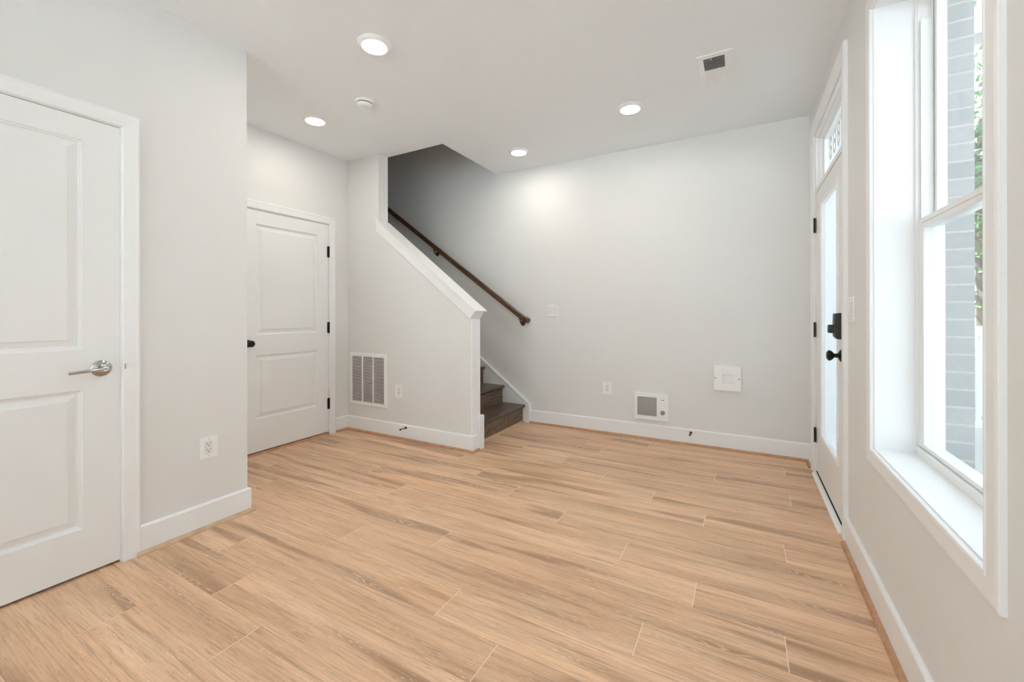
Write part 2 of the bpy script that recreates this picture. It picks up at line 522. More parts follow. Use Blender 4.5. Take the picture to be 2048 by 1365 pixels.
def build_floor():
    bm = bmesh.new()
    shifts, tones, mats = [], [], []
    def quad(x0, x1, y0, y1, z, mat, sh, tn):
        f = bm.faces.new([bm.verts.new(p) for p in ((x0, y0, z), (x1, y0, z), (x1, y1, z), (x0, y1, z))])
        f.material_index = mat
        shifts.append(sh); tones.append(tn)
    xa, xb = XO, XOUT
    rng = random.Random(21)
    k = -22
    while True:
        y0 = ROW_0 + ROW_W * k
        if y0 > 4.2:
            break
        y1 = y0 + ROW_W
        ph = KNOWN.get(k, rng.uniform(-1.5, 0))
        cuts = [xa] + sorted(c for c in (ph + PL * i for i in range(-8, 8)) if xa + .02 < c < xb - .02) + [xb]
        for c0, c1 in zip(cuts, cuts[1:]):
            sh = (rng.uniform(-40, 40), rng.uniform(-40, 40), rng.uniform(-5, 5)); tn = rng.random()
            quad(c0 + .0014, c1 - .0014, y0 + .0006, y1 - .0006, 0.0, 0, sh, tn)
            if c1 < xb:
                quad(c1 - .0014, c1 + .0014, y0 + .0006, y1 - .0006, -0.0004, 1, sh, 0)
        quad(xa, xb, y1 - .0006, y1 + .0006, -0.0005, 2, (0, 0, 0), 0)
        k += 1
    me = bpy.data.meshes.new('floor')
    bm.to_mesh(me); bm.free()
    me.attributes.new('plank_shift', 'FLOAT_VECTOR', 'FACE')
    me.attributes.new('plank_tone', 'FLOAT', 'FACE')
    me.attributes['plank_shift'].data.foreach_set('vector', [c for v in shifts for c in v])
    me.attributes['plank_tone'].data.foreach_set('value', tones)
    for m in (OAK, JOINT, SEAM):
        me.materials.append(m)
    o = bpy.data.objects.new('floor', me); COL.objects.link(o)
    o['kind'] = 'structure'; o['label'] = 'light oak plank floor with cerused grain'; o['category'] = 'floor'
build_floor()
struct('floor_slab', lambda bm: box(bm, XO - .1, XOUT, YB - .1, YF + .12, -0.16, -0.002), CONC, 'slab under the oak planks', 'floor')

def f_ceiling(bm):
    box(bm, XH, XOUT, YB - .1, YF + .001, H, H + .30)
    box(bm, XO - .1, XH, YB - .1, YSB, H, H + .30)
struct('ceiling', f_ceiling, CEIL, 'flat white ceiling with an opening over the stairs', 'ceiling')

struct('wall_far', lambda bm: box(bm, XO - .1, XOUT, YF, YF + .12, 0, 5.5), WALL, 'long far wall carrying the handrail and the heater')

WY0, WY1, WZ0, WZ1 = 1.290, 2.195, 0.627, 2.410     # window opening
DY0, DY1, DZ = 2.762, 3.757, 2.470                  # entry door and transom opening
JW = 0.014
def f_right(bm):
    a, b = XR, XOUT
    box(bm, a, b, YB - .1, WY0 - JW, 0, 3.04); box(bm, a, b, WY1 + JW, DY0 - .02, 0, 3.04); box(bm, a, b, DY1 + .02, YF, 0, 3.04)
    box(bm, a, b, WY0 - JW, WY1 + JW, 0, WZ0 - JW); box(bm, a, b, WY0 - JW, WY1 + JW, WZ1 + JW, 3.04)
    box(bm, a, b, DY0 - .02, DY1 + .02, DZ + .02, 3.04)
struct('wall_right', f_right, WALL, 'right wall with the window and the glazed entry door')

def f_left(bm):
    a, b = XL - .115, XL
    box(bm, a, b, YB, 0.008, 0, H); box(bm, a, b, 0.856, YL, 0, H); box(bm, a, b, 0.008, 0.856, 2.082, H)
    box(bm, XA - .115, a, YL - .115, YL, 0, H)
struct('wall_left', f_left, WALL, 'near left wall with the lever door and an outlet')

def f_alcove(bm):
    a, b = XA - .115, XA
    box(bm, a, b, YB, 1.870, 0, H); box(bm, a, b, 2.727, YS, 0, H); box(bm, a, b, 1.870, 2.727, 2.067, H)
struct('wall_alcove', f_alcove, WALL, 'recessed wall with the closed two-panel door beside the stairs')

TH = math.atan(0.767)
NX, NZ = math.sin(TH), math.cos(TH)
BX, BZ = -2.017, 1.132                                # lower corner of the cap apron
def capz(x, off=0.0):                                 # height of the line 'off' above the apron bottom
    x0, z0 = BX + NX * off, BZ + NZ * off
    return z0 - 0.767 * (x - x0)
def f_stairwall(bm):
    prism(bm, [(XO, 0), (XE, 0), (XE, capz(XE, .03)), (XW, capz(XW, .03)), (XW, H), (XO, H)], 'y', YS, YSB)
struct('wall_stair', f_stairwall, WALL, 'half wall stepping down beside the stairs')

def f_shaft(bm):
    box(bm, XH, XH + .1, YSB - .1, YF, H + .30, 5.5)
    box(bm, XO - .1, XH, YSB - .1, YSB, H + .30, 5.5)
    box(bm, XO - .1, XO, YSB - .1, YF, 0, 5.5)
    box(bm, XO - .1, XH + .1, YSB - .1, YF + .12, 5.5, 5.6)
struct('wall_stairwell', f_shaft, WALL, 'upper walls of the stairwell above the ceiling opening')
PX0, PX1, PZ0, PZ1 = -2.54, 0.30, 0.06, 2.55        # added glazed door behind the camera, unseen, for fill daylight
def f_back(bm):
    box(bm, XO - .1, PX0, YB - .12, YB, 0, H); box(bm, PX1, XOUT, YB - .12, YB, 0, H)
    box(bm, PX0, PX1, YB - .12, YB, 0, PZ0); box(bm, PX0, PX1, YB - .12, YB, PZ1, H)
    box(bm, XO - .1, XO, YB, YS, 0, H)
struct('wall_back', f_back, WALL, 'wall behind the camera')

# ------------------------------------------------------------------ baseboards and shoe mouldings
BH, BT = 0.141, 0.015
BPROF = [(0, 0), (BT, 0), (BT, BH - .010), (BT - .003, BH - .004), (BT - .009, BH), (0, BH)]
QR = 0.019
QPROF = [(0, 0), (QR, 0)] + [(QR * math.cos(t), QR * math.sin(t)) for t in [R90 * i / 6 for i in range(1, 6)]] + [(0, QR)]
def run(bm, prof, wall, axis, sgn, a, b, ma=0.0, mb=0.0):
    """profile (out, z) swept along axis between a and b; ma, mb lengthen the run in proportion to 'out' (mitre)"""
    A, B = [], []
    for d, z in prof:
        pa, pb = a - ma * d, b + mb * d
        w = wall + sgn * d
        A.append(bm.verts.new((pa, w, z) if axis == 'x' else (w, pa, z)))
        B.append(bm.verts.new((pb, w, z) if axis == 'x' else (w, pb, z)))
    n = len(prof)
    bm.faces.new(A); bm.faces.new(B[::-1])
    for i in range(n):
        bm.faces.new((A[i], B[i], B[(i + 1) % n], A[(i + 1) % n]))

SKX = -2.003                                          # foot of the stair skirt on the far wall
struct('baseboard_far', lambda bm: run(bm, BPROF, YF, 'x', -1, SKX, XR, 0, -1), TRIM, 'white baseboard along the far wall', 'baseboard')
def f_bright(bm):
    run(bm, BPROF, XR, 'y', -1, YB, 2.673); run(bm, BPROF, XR, 'y', -1, 3.846, YF, 0, -1)
struct('baseboard_right', f_bright, TRIM, 'white baseboard under the window', 'baseboard')
def f_bleft(bm):
    run(bm, BPROF, XL, 'y', 1, 0.893, YL, 0, 1); run(bm, BPROF, YL, 'x', 1, XA, XL, -1, 1)
    run(bm, BPROF, XL, 'y', 1, YB, -0.03)
struct('baseboard_left', f_bleft, TRIM, 'white baseboard below the near left outlet', 'baseboard')
def f_balc(bm):
    run(bm, BPROF, XA, 'y', 1, 2.779, YS, 0, -1); run(bm, BPROF, XA, 'y', 1, YL, 1.818, -1, 0)
struct('baseboard_alcove', f_balc, TRIM, 'short white baseboard beside the far closed door', 'baseboard')
def f_bstair(bm):
    run(bm, BPROF, YS, 'x', -1, XA, XE + .012, -1, 1); run(bm, BPROF, XE + .012, 'y', 1, YS, 3.012, 1, 0)
struct('baseboard_stair', f_bstair, TRIM, 'white baseboard along the half wall', 'baseboard')

def shoe(name, runs, mat, label):
    def f(bm):
        for r in runs:
            run(bm, QPROF, *r)
    struct(name, f, mat, label, 'trim', smooth=True)
shoe('trim_1', [(YF - BT, 'x', -1, SKX, XR - BT, 0, -1)], SHOE, 'oak shoe moulding along the far wall')
shoe('trim_2', [(XR - BT, 'y', -1, YB, 2.672), (XR - BT, 'y', -1, 3.85, YF - BT, 0, -1)], SHOE, 'oak shoe moulding under the window')
shoe('trim_3', [(XL + BT, 'y', 1, 0.893, YL + BT, 0, 1), (YL + BT, 'x', 1, XA + BT, XL + BT, -1, 1)], SHOEL, 'pale oak shoe moulding below the near left outlet')
shoe('trim_4', [(XA + BT, 'y', 1, 2.779, YS - BT, 0, -1), (YS - BT, 'x', -1, XA + BT, XE + .012 + BT, -1, 1), (XE + .012 + BT, 'y', 1, YS - BT, 3.012, 1, 0)], SHOE, 'oak shoe moulding along the half wall')

# white cap on the half wall
def f_cap(bm):
    xl = XW - .018
    p = lambda s, off: (BX + NX * off - math.cos(TH) * s, BZ + NZ * off + math.sin(TH) * s)
    # apron
    prism(bm, [p(0, 0), p(0, .079), (xl, capz(xl, .079)), (xl, capz(xl, 0))], 'y', YS - .015, YSB + .015)
    # top board, overhanging a little
    prism(bm, [p(-.010, .079), p(-.010, .091), (xl, capz(xl, .091)), (xl, capz(xl, .079))], 'y', YS - .026, YSB + .032)
struct('trim_5', f_cap, TRIM, 'white sloping cap on the half wall beside the stairs', 'trim')
def f_post(bm):
    prism(bm, [(YS + .001, 0), (YSB - .001, 0), (YSB - .001, capz(XE) - .005), (YS + .001, capz(XE) - .005)], 'x', XE, XE + .012)
struct('trim_6', f_post, TRIM, 'white end board closing the half wall', 'trim')
struct('trim_7', lambda bm: box(bm, XE + .012, XE + .038, 3.013, 3.080, 0, .292, .002), TRIM, 'small white plinth block at the foot of the half wall', 'trim')

# ------------------------------------------------------------------ doors
HINGE_LEAF = 0.017
def hinge(parent, x, z, mat=BLACK, dirn=1, out=0.004):
    h = obj('hinge', lambda bm: (box(bm, x - HINGE_LEAF, x + HINGE_LEAF, -.0045, -.0015, z - .051, z + .051),
                                 tube(bm, [(x, -out - .004, z - .054), (x, -out - .004, z + .054)], .0062, 12)), mat, parent, True)
    return h

CAS = [(0, 0), (0, .007), (.004, .0115), (.046, .016), (.0575, .0185), (.0635, .017), (.0635, 0)]

def interior_door(name, label, loc, w, z0, z1, panels, thr, gap=.003):
    d = thing(name, label, 'door', loc, R90, kind='structure')
    obj('slab', lambda bm: panel_slab(bm, w, z0, z1, panels, y0=.002), DOORW, d)
    obj('casing', lambda bm: mitred(bm, (-.006, w + .006, 0, z1 + .007), CAS, False), TRIM, d)
    def f_j(bm):
        box(bm, -.022, -.003, 0, .115, 0, z1 + .022); box(bm, w + gap, w + .022, 0, .115, 0, z1 + .022)
        box(bm, -.003, w + .003, 0, .115, z1 + .003, z1 + .022)
        box(bm, -.003, .010, .040, .055, 0, z1 + .003); box(bm, w - .010, w + .003, .040, .055, 0, z1 + .003); box(bm, .010, w - .010, .040, .055, z1 - .010, z1 + .003)
    obj('jamb', f_j, TRIM, d)
    if thr:
        obj('threshold', lambda bm: prism(bm, [(-.024, 0), (.070, 0), (.070, .016), (.0, .016), (-.016, .010)], 'x', 0, w), SHOE, d, label='oak reducer strip')
    return d

# far closed door in the alcove
d2w = 0.813
door2 = interior_door('door_2', 'closed white two-panel door with a black knob', (XA, 1.892, 0), d2w, 0.024, 2.045,
                      [(.120, .695, 1.000, 1.930), (.120, .695, 0.294, 0.828)], True)
for z in (1.782, 1.042, 0.300):
    hinge(door2, d2w + .003, z)
kn = obj('knob', lambda bm: lathe(bm, [(.005, .0), (.031, .0), (.031, .004), (.026, .008), (.012, .011), (.011, .030), (.020, .036), (.027, .046), (.027, .056), (.020, .064), (.006, .067)], (.055, .002, .932)), BLACK, door2, True)

# near left door with a lever
d3w = 0.806
door3 = interior_door('door_3', 'large white two-panel door with a nickel lever', (XL, 0.029, 0), d3w, 0.013, 2.060,
                      [(.125, .677, 1.018, 1.958), (.125, .677, 0.215, 0.837)], False, .0006)
lx, lz = 0.740, 0.928
obj('rosette', lambda bm: lathe(bm, [(.037, 0), (.037, .004), (.033, .008), (.016, .016), (.0145, .020)], (lx, .002, lz), seg=40), NICKEL, door3, True)
def f_lever(bm):
    lathe(bm, [(.0125, .018), (.0125, .048), (.010, .052)], (lx, 0, lz), seg=24)
    tube(bm, [(lx, -.043, lz), (lx - .02, -.046, lz - .001), (lx - .06, -.047, lz - .004), (lx - .118, -.043, lz - .009)], [.0095, .0085, .0072, .0062], 14)
obj('lever', f_lever, NICKEL, door3, True)
obj('lock_button', lambda bm: lathe(bm, [(.0065, .050), (.0065, .0555), (.003, .057)], (lx + .001, 0, lz), seg=18), SCREW, door3, True)
obj('strike_plate', lambda bm: box(bm, d3w + .013, d3w + .018, -.0150, -.0120, .917, .941), SCREW, door3)

# entry door with frosted lite and transom
d1w = DY1 - .022 - (DY0 + .022)
door1 = thing('door_1', 'white entry door with frosted glass and numbered transom above', 'door', (XR, DY1 - .022, 0), -R90, kind='structure')
LX0, LX1, LZ0, LZ1 = 0.222, 0.790, 0.322, 1.938      # lite opening in the slab (local)
def f_slab1(bm):
    y0, y1, w, z0, z1 = .004, .048, d1w, .030, 2.046
    box(bm, 0, LX0, y0, y1, z0, z1); box(bm, LX1, w, y0, y1, z0, z1)
    box(bm, LX0, LX1, y0, y1, z0, LZ0); box(bm, LX0, LX1, y0, y1, LZ1, z1)
obj('slab', f_slab1, DOORW, door1)
obj('lite_frame', lambda bm: mitred(bm, (LX0 + .020, LX1 - .020, LZ0 + .020, LZ1 - .020), [(0, -.030), (0, -.004), (.006, .003), (.016, .005), (.024, .004), (.026, -.004)], True), TRIM, door1)
obj('frosted_pane', lambda bm: box(bm, LX0 + .005, LX1 - .005, .020, .028, LZ0 + .005, LZ1 - .005), FROST, door1, label='frosted glass pane')
TZ0, TZ1 = 2.078, DZ - .005
def f_jamb1(bm):
    box(bm, -.022, -.003, 0, .208, 0, DZ); box(bm, d1w + .003, d1w + .022, 0, .208, 0, DZ)
    box(bm, -.003, d1w + .003, 0, .208, DZ - .016, DZ)
    box(bm, -.003, d1w + .003, 0, .208, 2.050, TZ0)
    for a, b in ((-.003, .012), (d1w - .012, d1w + .003)):
        box(bm, a, b, .052, .066, 0, 2.050)
    box(bm, .012, d1w - .012, .052, .066, 2.038, 2.050)
obj('jamb', f_jamb1, TRIM, door1)
CAS1 = [(0, 0), (0, .011), (.004, .0135), (.012, .0135), (.014, .012), (.062, .0165), (.074, .0205), (.085, .0205), (.0889, .017), (.0889, 0)]
obj('casing', lambda bm: mitred(bm, (-.024, d1w + .024, 0, DZ + .002), CAS1, False), TRIM, door1)
def f_tframe(bm):
    frame_boxes(bm, -.002, d1w + .002, TZ0, DZ - .016, .020, .045, .016, bev=.002)
    frame_boxes(bm, .012, d1w - .012, TZ0 + .014, DZ - .030, .045, .080, .034, .026, .07, bev=.002)
obj('transom_sash', f_tframe, TRIM, door1)
obj('transom_glass', lambda bm: box(bm, .04, d1w - .04, .062, .067, TZ0 + .08, DZ - .052), GLASS, door1)
# house number on the transom glass
def number_mesh(name, ch, size):
    cu = bpy.data.curves.new(name, 'FONT'); cu.body = ch; cu.size = size; cu.extrude = .0008; cu.align_x = 'CENTER'
    cu.offset = .003
    o = bpy.data.objects.new(name, cu); COL.objects.link(o)
    bpy.context.view_layer.update()
    me = bpy.data.meshes.new_from_object(o.evaluated_get(bpy.context.evaluated_depsgraph_get()))
    bpy.data.objects.remove(o); bpy.data.curves.remove(cu)
    me.name = name
    return me
dig = number_mesh('house_number', '8', .215)
dig.transform(Matrix.Rotation(R90, 4, 'X'))
dig.materials.append(DIGIT)
for i in range(3):
    o = bpy.data.objects.new('house_number_digit', dig); COL.objects.link(o); o.parent = door1
    o.location = (.195 + .135 * i, .0605, 2.228)
for z in (1.814, 1.054, 0.287):
    hinge(door1, -.001, z)
def f_keypad(bm):
    x = d1w - .066
    prism(bm, [(.003, 1.034), (-.020, 1.034), (-.030, 1.046), (-.034, 1.075), (-.030, 1.174), (.003, 1.176)], 'x', x - .034, x + .034)
obj('deadbolt_body', f_keypad, BLACK, door1)
obj('thumb_turn', lambda bm: box(bm, d1w - .086, d1w - .046, -.058, -.028, 1.066, 1.112, .006), BLACK, door1)
obj('knob', lambda bm: lathe(bm, [(.005, -.003), (.033, -.003), (.033, .003), (.022, .010), (.012, .014), (.011, .030), (.022, .038), (.029, .048), (.029, .055), (.020, .063), (.005, .065)], (d1w - .066, 0, .943)), BLACK, door1, True)
obj('sweep', lambda bm: box(bm, 0, d1w, .006, .046, .022, .0305), GASK, door1)
obj('threshold', lambda bm: prism(bm, [(-.026, 0), (.205, 0), (.205, .020), (.01, .020), (-.012, .016), (-.026, .006)], 'x', -.003, d1w + .003), TRIM, door1)
obj('gasket', lambda bm: box(bm, 0, d1w, .0, .012, .019, .024), GASK, door1)

# ------------------------------------------------------------------ window
WL = WY1 - WY0
win = thing('window_1', 'tall white double-hung window in the right wall', 'window', (XR, WY1, 0), -R90, kind='structure')
WCAS = [(0, 0), (0, .010), (.002, .0135), (.009, .0150), (.012, .0125), (.052, .0145), (.060, .013), (.063, .010), (.063, 0)]
obj('casing', lambda bm: mitred(bm, (-.005, WL + .005, WZ0 - .005, WZ1 + .005), WCAS, True), TRIM, win)
def f_wj(bm):
    box(bm, -JW, 0, 0, .130, WZ0 - JW, WZ1 + JW); box(bm, WL, WL + JW, 0, .130, WZ0 - JW, WZ1 + JW)
    box(bm, 0, WL, 0, .130, WZ1, WZ1 + JW)
obj('jamb_extension', f_wj, TRIM, win)
obj('window_sill', lambda bm: box(bm, 0, WL, 0, .130, WZ0 - JW, WZ0), TRIM, win)
def f_wf(bm):
    frame_boxes(bm, 0, WL, WZ0, WZ1, .123, .133, .010, .010, .030, bev=.0015)
    frame_boxes(bm, -.012, WL + .012, WZ0 - .012, WZ1 + .012, .130, .206, .024, .030, .040)
    for a in (.012, WL - .020):
        box(bm, a, a + .008, .166, .172, WZ0 + .03, WZ1 - .02)
        box(bm, a + (.004 if a < .1 else -.001), a + (.009 if a < .1 else .004), .136, .166, WZ0 + .9, WZ1 - .10)
obj('frame', f_wf, VINYL, win)
MZ = 1.540
def sash(name, y0, y1, z0, z1, w, wt, wb):
    s = obj(name, lambda bm: frame_boxes(bm, .010, WL - .010, z0, z1, y0, y1, w, wt, wb, bev=.002), VINYL, win)
    obj('pane', lambda bm: box(bm, .010 + w - .006, WL - .010 - w + .006, (y0 + y1) / 2 - .002, (y0 + y1) / 2 + .002, z0 + wb - .006, z1 - wt + .006), GLASS, s)
    return s
lo = sash('lower_sash', .133, .165, WZ0 + .032, MZ, .042, .040, .016)
obj('sash_groove', lambda bm: box(bm, .034, WL - .034, .1322, .1335, MZ - .0205, MZ - .0190), SCREW, lo)
up_s = sash('upper_sash', .174, .204, MZ - .030, WZ1 - .020, .032, .032, .034)
obj('tilt_latch', lambda bm: box(bm, .011, .0140, .1385, .156, 1.580, 1.622, .0008), VINYL, win)
for zz in (1.592, 1.610):
    obj('screw', lambda bm: box(bm, .0138, .0145, .1455, .1490, zz - .002, zz + .002), SCREW, win)

# added sliding door in the unseen back wall, lets in frontal fill daylight
fill_root = thing('fill_door', 'added glazed sliding door behind the camera for fill daylight', 'door', (PX1, YB, 0), math.pi, kind='structure')
PW = PX1 - PX0
obj('frame', lambda bm: frame_boxes(bm, 0, PW, PZ0, PZ1, 0, .12, .045), VINYL, fill_root)
for k, (a, b) in enumerate(((.045, PW / 2 + .03), (PW / 2 - .03, PW - .045))):
    y = .025 + .045 * k
    ps = obj('sliding_panel', lambda bm: frame_boxes(bm, a, b, PZ0 + .045, PZ1 - .045, y, y + .04, .06), VINYL, fill_root)
    obj('pane', lambda bm: box(bm, a + .055, b - .055, y + .017, y + .023, PZ0 + .10, PZ1 - .10), GLASS, ps)
struct('bounce_paving', lambda bm: box(bm, -12, XFAC, -22, YB - .12, -.22, -.10), BOUNCE, 'added pale paving behind the camera that bounces sun indoors', 'ground')  # added paving, throws sun through the added door onto the ceiling

# ------------------------------------------------------------------ stairs
stair = thing('staircase', 'dark stained wood stairs rising left behind the half wall', 'stairs', (-2.085, YF - .02, 0))
RISE, RUN_ = 0.190, 0.255
RX = -2.085
ya, yb = YSB + .020, YF - .020
for i in range(15):
    x = RX - RUN_ * i
    z = RISE * (i + 1)
    obj('riser', lambda bm: box(bm, x - .018, x, ya, yb, z - RISE, z - .026), RISER, stair, world=True)
    def f_t(bm):
        prof = [(x - RUN_ - .018, z - .026), (x + .017, z - .026)]
        prof += [(x + .017 + .013 * math.sin(t), z - .013 - .013 * math.cos(t)) for t in [math.pi * k / 8 for k in range(1, 8)]]
        prof += [(x + .017, z), (x - RUN_ - .018, z)]
        prism(bm, prof, 'y', ya, yb)
        prism(bm, [(x, z - .026), (x + .012, z - .026), (x + .010, z - .034), (x + .003, z - .040), (x, z - .042)], 'y', ya, yb)
    obj('tread', f_t, TREAD, stair, True, world=True)
SL = 0.745
def f_skirt(bm):
    zt = lambda x: 0.204 - SL * (x - SKX)
    xl = -5.9
    prism(bm, [(SKX - .020, 0), (SKX - .020, zt(SKX) - .014), (xl, zt(xl) - .030), (xl, zt(xl) - .6), (RX - .2, 0)], 'y', YF - .018, YF)
def f_skirtcap(bm):
    zt = lambda x: 0.204 - SL * (x - SKX)
    xl = -5.9
    d = .030
    prism(bm, [(SKX, zt(SKX)), (xl, zt(xl)), (xl, zt(xl) - .028), (SKX - .014, zt(SKX - .014) - .022), (SKX - .014, 0), (SKX, 0)], 'y', YF - .024, YF)
    prism(bm, [(SKX - .014, zt(SKX - .014) - .020), (xl, zt(xl) - .026), (xl, zt(xl) - .034), (SKX - .020, zt(SKX - .020) - .024), (SKX - .020, 0), (SKX - .014, 0)], 'y', YF - .0205, YF)
obj('skirt_board', f_skirt, TRIM, stair, world=True)
obj('skirt_cap', f_skirtcap, TRIM, stair, world=True)
def f_skirt2(bm):
    zt = lambda x: 0.204 - SL * (x - SKX)
    xl = -5.9
    prism(bm, [(XE, 0), (XE, .29), (xl, .29 + (XE - xl) * SL), (xl, zt(xl) - .7), (RX - .2, 0)], 'y', YSB, YSB + .018)
obj('skirt_board', f_skirt2, TRIM, stair, world=True)
obj('shoe_moulding', lambda bm: run(bm, QPROF, RX, 'y', 1, ya, yb), SHOEL, stair, True, world=True, label='pale unstained shoe strip')

# handrail on the far wall
rail = thing('handrail', 'dark brown wooden handrail sloping down the far wall', 'handrail', (-2.03, YF, 0))
RS = 0.7121
yr = YF - .060
def railz(x):
    return 1.129 - RS * (x + 2.060)
def f_rail(bm):
    a = math.atan(RS)
    prof = []                                    # (across wall dir y, perpendicular up)
    for k in range(9):
        t = math.pi * k / 8
        prof.append((.020 * math.cos(t), .008 + .016 * math.sin(t)))
    prof += [(-.017, -.005), (-.020, -.012), (-.017, -.026), (.017, -.026), (.020, -.012), (.017, -.005)]
    xs = [-5.6, -2.035]
    rings = []
    for x in xs:
        rings.append([bm.verts.new((x + v * math.sin(a), yr + u, railz(x) + v * math.cos(a))) for u, v in prof])
    # mitred return to the wall
    n = len(prof)
    for i in range(n):
        bm.faces.new((rings[0][i], rings[0][(i + 1) % n], rings[1][(i + 1) % n], rings[1][i]))
    bm.faces.new(rings[0]); bm.faces.new(rings[1][::-1])
obj('rail', f_rail, RAILW, rail, True, world=True)
def f_ret(bm):
    c = (-2.024, railz(-2.024) - .002)
    a = math.atan(RS)
    P = []
    for dx, dz in ((-.030, -.027), (.014, -.027), (.021, -.020), (.023, 0), (.019, .018), (.008, .025), (-.030, .025)):
        P.append((c[0] + dx * math.cos(a) + dz * math.sin(a), c[1] - dx * math.sin(a) + dz * math.cos(a)))
    prism(bm, P, 'y', yr - .022, YF - .001)
obj('rail_return', f_ret, RAILW, rail, world=True)
def bracket(x):
    z = railz(x)
    def f(bm):
        lathe(bm, [(.026, 0), (.026, .003), (.020, .008), (.009, .011)], (x, YF, z - .085), seg=24)
        tube(bm, [(x, YF - .008, z - .085), (x, YF - .030, z - .088), (x, YF - .050, z - .078), (x, yr, z - .060), (x, yr, z - .040)], .0075, 12)
        box(bm, x - .012, x + .012, yr - .011, yr + .011, z - .042, z - .028)
    obj('bracket', f, BRONZE, rail, True, world=True, label='bronze wall bracket')
for x in (-2.092, -3.268, -4.45):
    bracket(x)

# ------------------------------------------------------------------ wall devices
def outlet_thing(loc, rotz, label, w=.090, h=.121):
    t = thing('electrical_outlet', label, 'outlet', loc, rotz, 'white duplex outlets')
    pl = obj('cover_plate', lambda bm: box(bm, -w / 2, w / 2, -.006, 0, -h / 2, h / 2, .0025), PLAST, t)
    fc = obj('receptacle', lambda bm: box(bm, -.0165, .0165, -.0085, -.002, -.0335, .0335, .0012), FACEP, t)
    def f_sl(bm):
        for s in (.0165, -.0165):
            box(bm, -.0085, -.0058, -.0089, -.0080, s + .001, s + .010); box(bm, .0058, .0085, -.0089, -.0080, s + .002, s + .009)
            lathe(bm, [(.0029, .0080), (.0029, .0089)], (0, 0, s - .0065), seg=12)
    obj('slots', f_sl, SLOT, fc)
    def f_gap(bm):
        mitred(bm, (-.0165, .0165, -.0335, .0335), [(0, .0055), (.0009, .0055), (.0009, .0064), (0, .0064)], True)
    obj('gap', f_gap, SCREW, fc)
    for z in (.047, -.047):
        obj('screw', lambda bm: lathe(bm, [(.0026, .0055), (.0026, .0068)], (0, 0, z), seg=12), SCREW, t)
    return t
o1 = outlet_thing((-1.162, YF, .441), 0, 'white outlet on the far wall left of the heater')
dup(o1, (XL, 1.208, .440), R90, 'white outlet on the near left wall above the baseboard')
dup(o1, (-2.838, YS, .443), 0, 'white outlet on the half wall right of the tall grille')

def switch_thing(loc, rotz, label):
    t = thing('light_switch', label, 'light switch', loc, rotz, 'double rocker switches')
    obj('cover_plate', lambda bm: box(bm, -.058, .058, -.006, 0, -.0635, .0635, .0025), PLAST, t)
    for x in (-.023, .023):
        r = obj('rocker', lambda bm: prism(bm, [(-.004, .033), (-.0068, .033), (-.0085, 0), (-.0105, -.033), (-.004, -.033)], 'x', x - .0160, x + .0160), FACEP, t)
        obj('gap', lambda bm: mitred(bm, (x - .0162, x + .0162, -.0335, .0335), [(0, .0055), (.0011, .0055), (.0011, .0064), (0, .0064)], True), SCREW, r)
        for z in (.0485, -.0485):
            obj('screw', lambda bm: lathe(bm, [(.0024, .0055), (.0024, .0068)], (x, 0, z), seg=12), SCREW, t)
    return t
s1 = switch_thing((-1.744, YF, 1.2025), 0, 'white double light switch on the far wall by the handrail end')
dup(s1, (XR, 2.588, 1.192), -R90, 'white double light switch between the entry door and the window')

# wall heater
heat = thing('wall_heater', 'white electric wall heater low on the far wall', 'heater', (-.741, YF, .308))
def f_hb(bm):
    x0, x1, z0, z1 = -.153, .150, -.121, .121
    gx0, gx1, gz0, gz1 = -.130, .046, -.088, .087
    box(bm, x0, gx0, -.018, 0, z0, z1); box(bm, gx1, x1, -.018, 0, z0, z1)
    box(bm, gx0, gx1, -.018, 0, z0, gz0); box(bm, gx0, gx1, -.018, 0, gz1, z1)
    mitred(bm, (x0, x1, z0, z1), [(-.004, .0205), (.002, .020), (.003, .017), (.003, 0), (-.004, 0)], True)
obj('housing', f_hb, ENAM, heat)
def f_hg(bm):
    n = 26
    for i in range(n):
        z = -.088 + .175 * (i + .5) / n
        box(bm, -.130, .046, -.0155, -.0115, z - .0018, z + .0018)
    for i in range(12):
        x = -.130 + .176 * (i + .5) / 12
        box(bm, x - .0010, x + .0010, -.0115, -.0085, -.088, .087)
obj('grille', f_hg, MESHG, heat)
obj('element_box', lambda bm: box(bm, -.130, .046, -.0040, -.001, -.088, .087), paint('heater_interior', (0.40, 0.395, 0.39), 0.5, metallic=0.4), heat)
kb = obj('knob', lambda bm: lathe(bm, [(.020, .018), (.0195, .030), (.017, .033)], (.098, 0, -.046), seg=28), KNOBG, heat, True)
obj('badge', lambda bm: box(bm, .087, .110, -.0188, -.0178, .0665, .0705), SLOT, heat)
for x, z in ((-.143, .003), (.137, .003)):
    obj('screw', lambda bm: lathe(bm, [(.003, .0175), (.003, .0195)], (x, 0, z), seg=12), SCREW, heat)

# square recessed wall box
acc = thing('recessed_wall_box', 'white square wall box with a small square recess', 'wall box', (-.113, YF, .6155))
def f_ab(bm):
    x0, x1, z0, z1 = -.1045, .1015, -.1035, .1035
    rx0, rx1, rz0, rz1 = -.041, .041, -.039, .037
    y = -.030
    box(bm, x0, rx0, y, 0, z0, z1); box(bm, rx1, x1, y, 0, z0, z1)
    box(bm, rx0, rx1, y, 0, z0, rz0); box(bm, rx0, rx1, y, 0, rz1, z1)
obj('body', f_ab, ENAM, acc)
obj('recess_plate', lambda bm: box(bm, -.041, .041, -.004, 0, -.039, .037), PLAST, acc)
for x, z in ((-.093, .001), (.086, .001)):
    obj('screw', lambda bm: lathe(bm, [(.0042, .0295), (.0042, .0312)], (x, 0, z), seg=14), SLOT, acc)

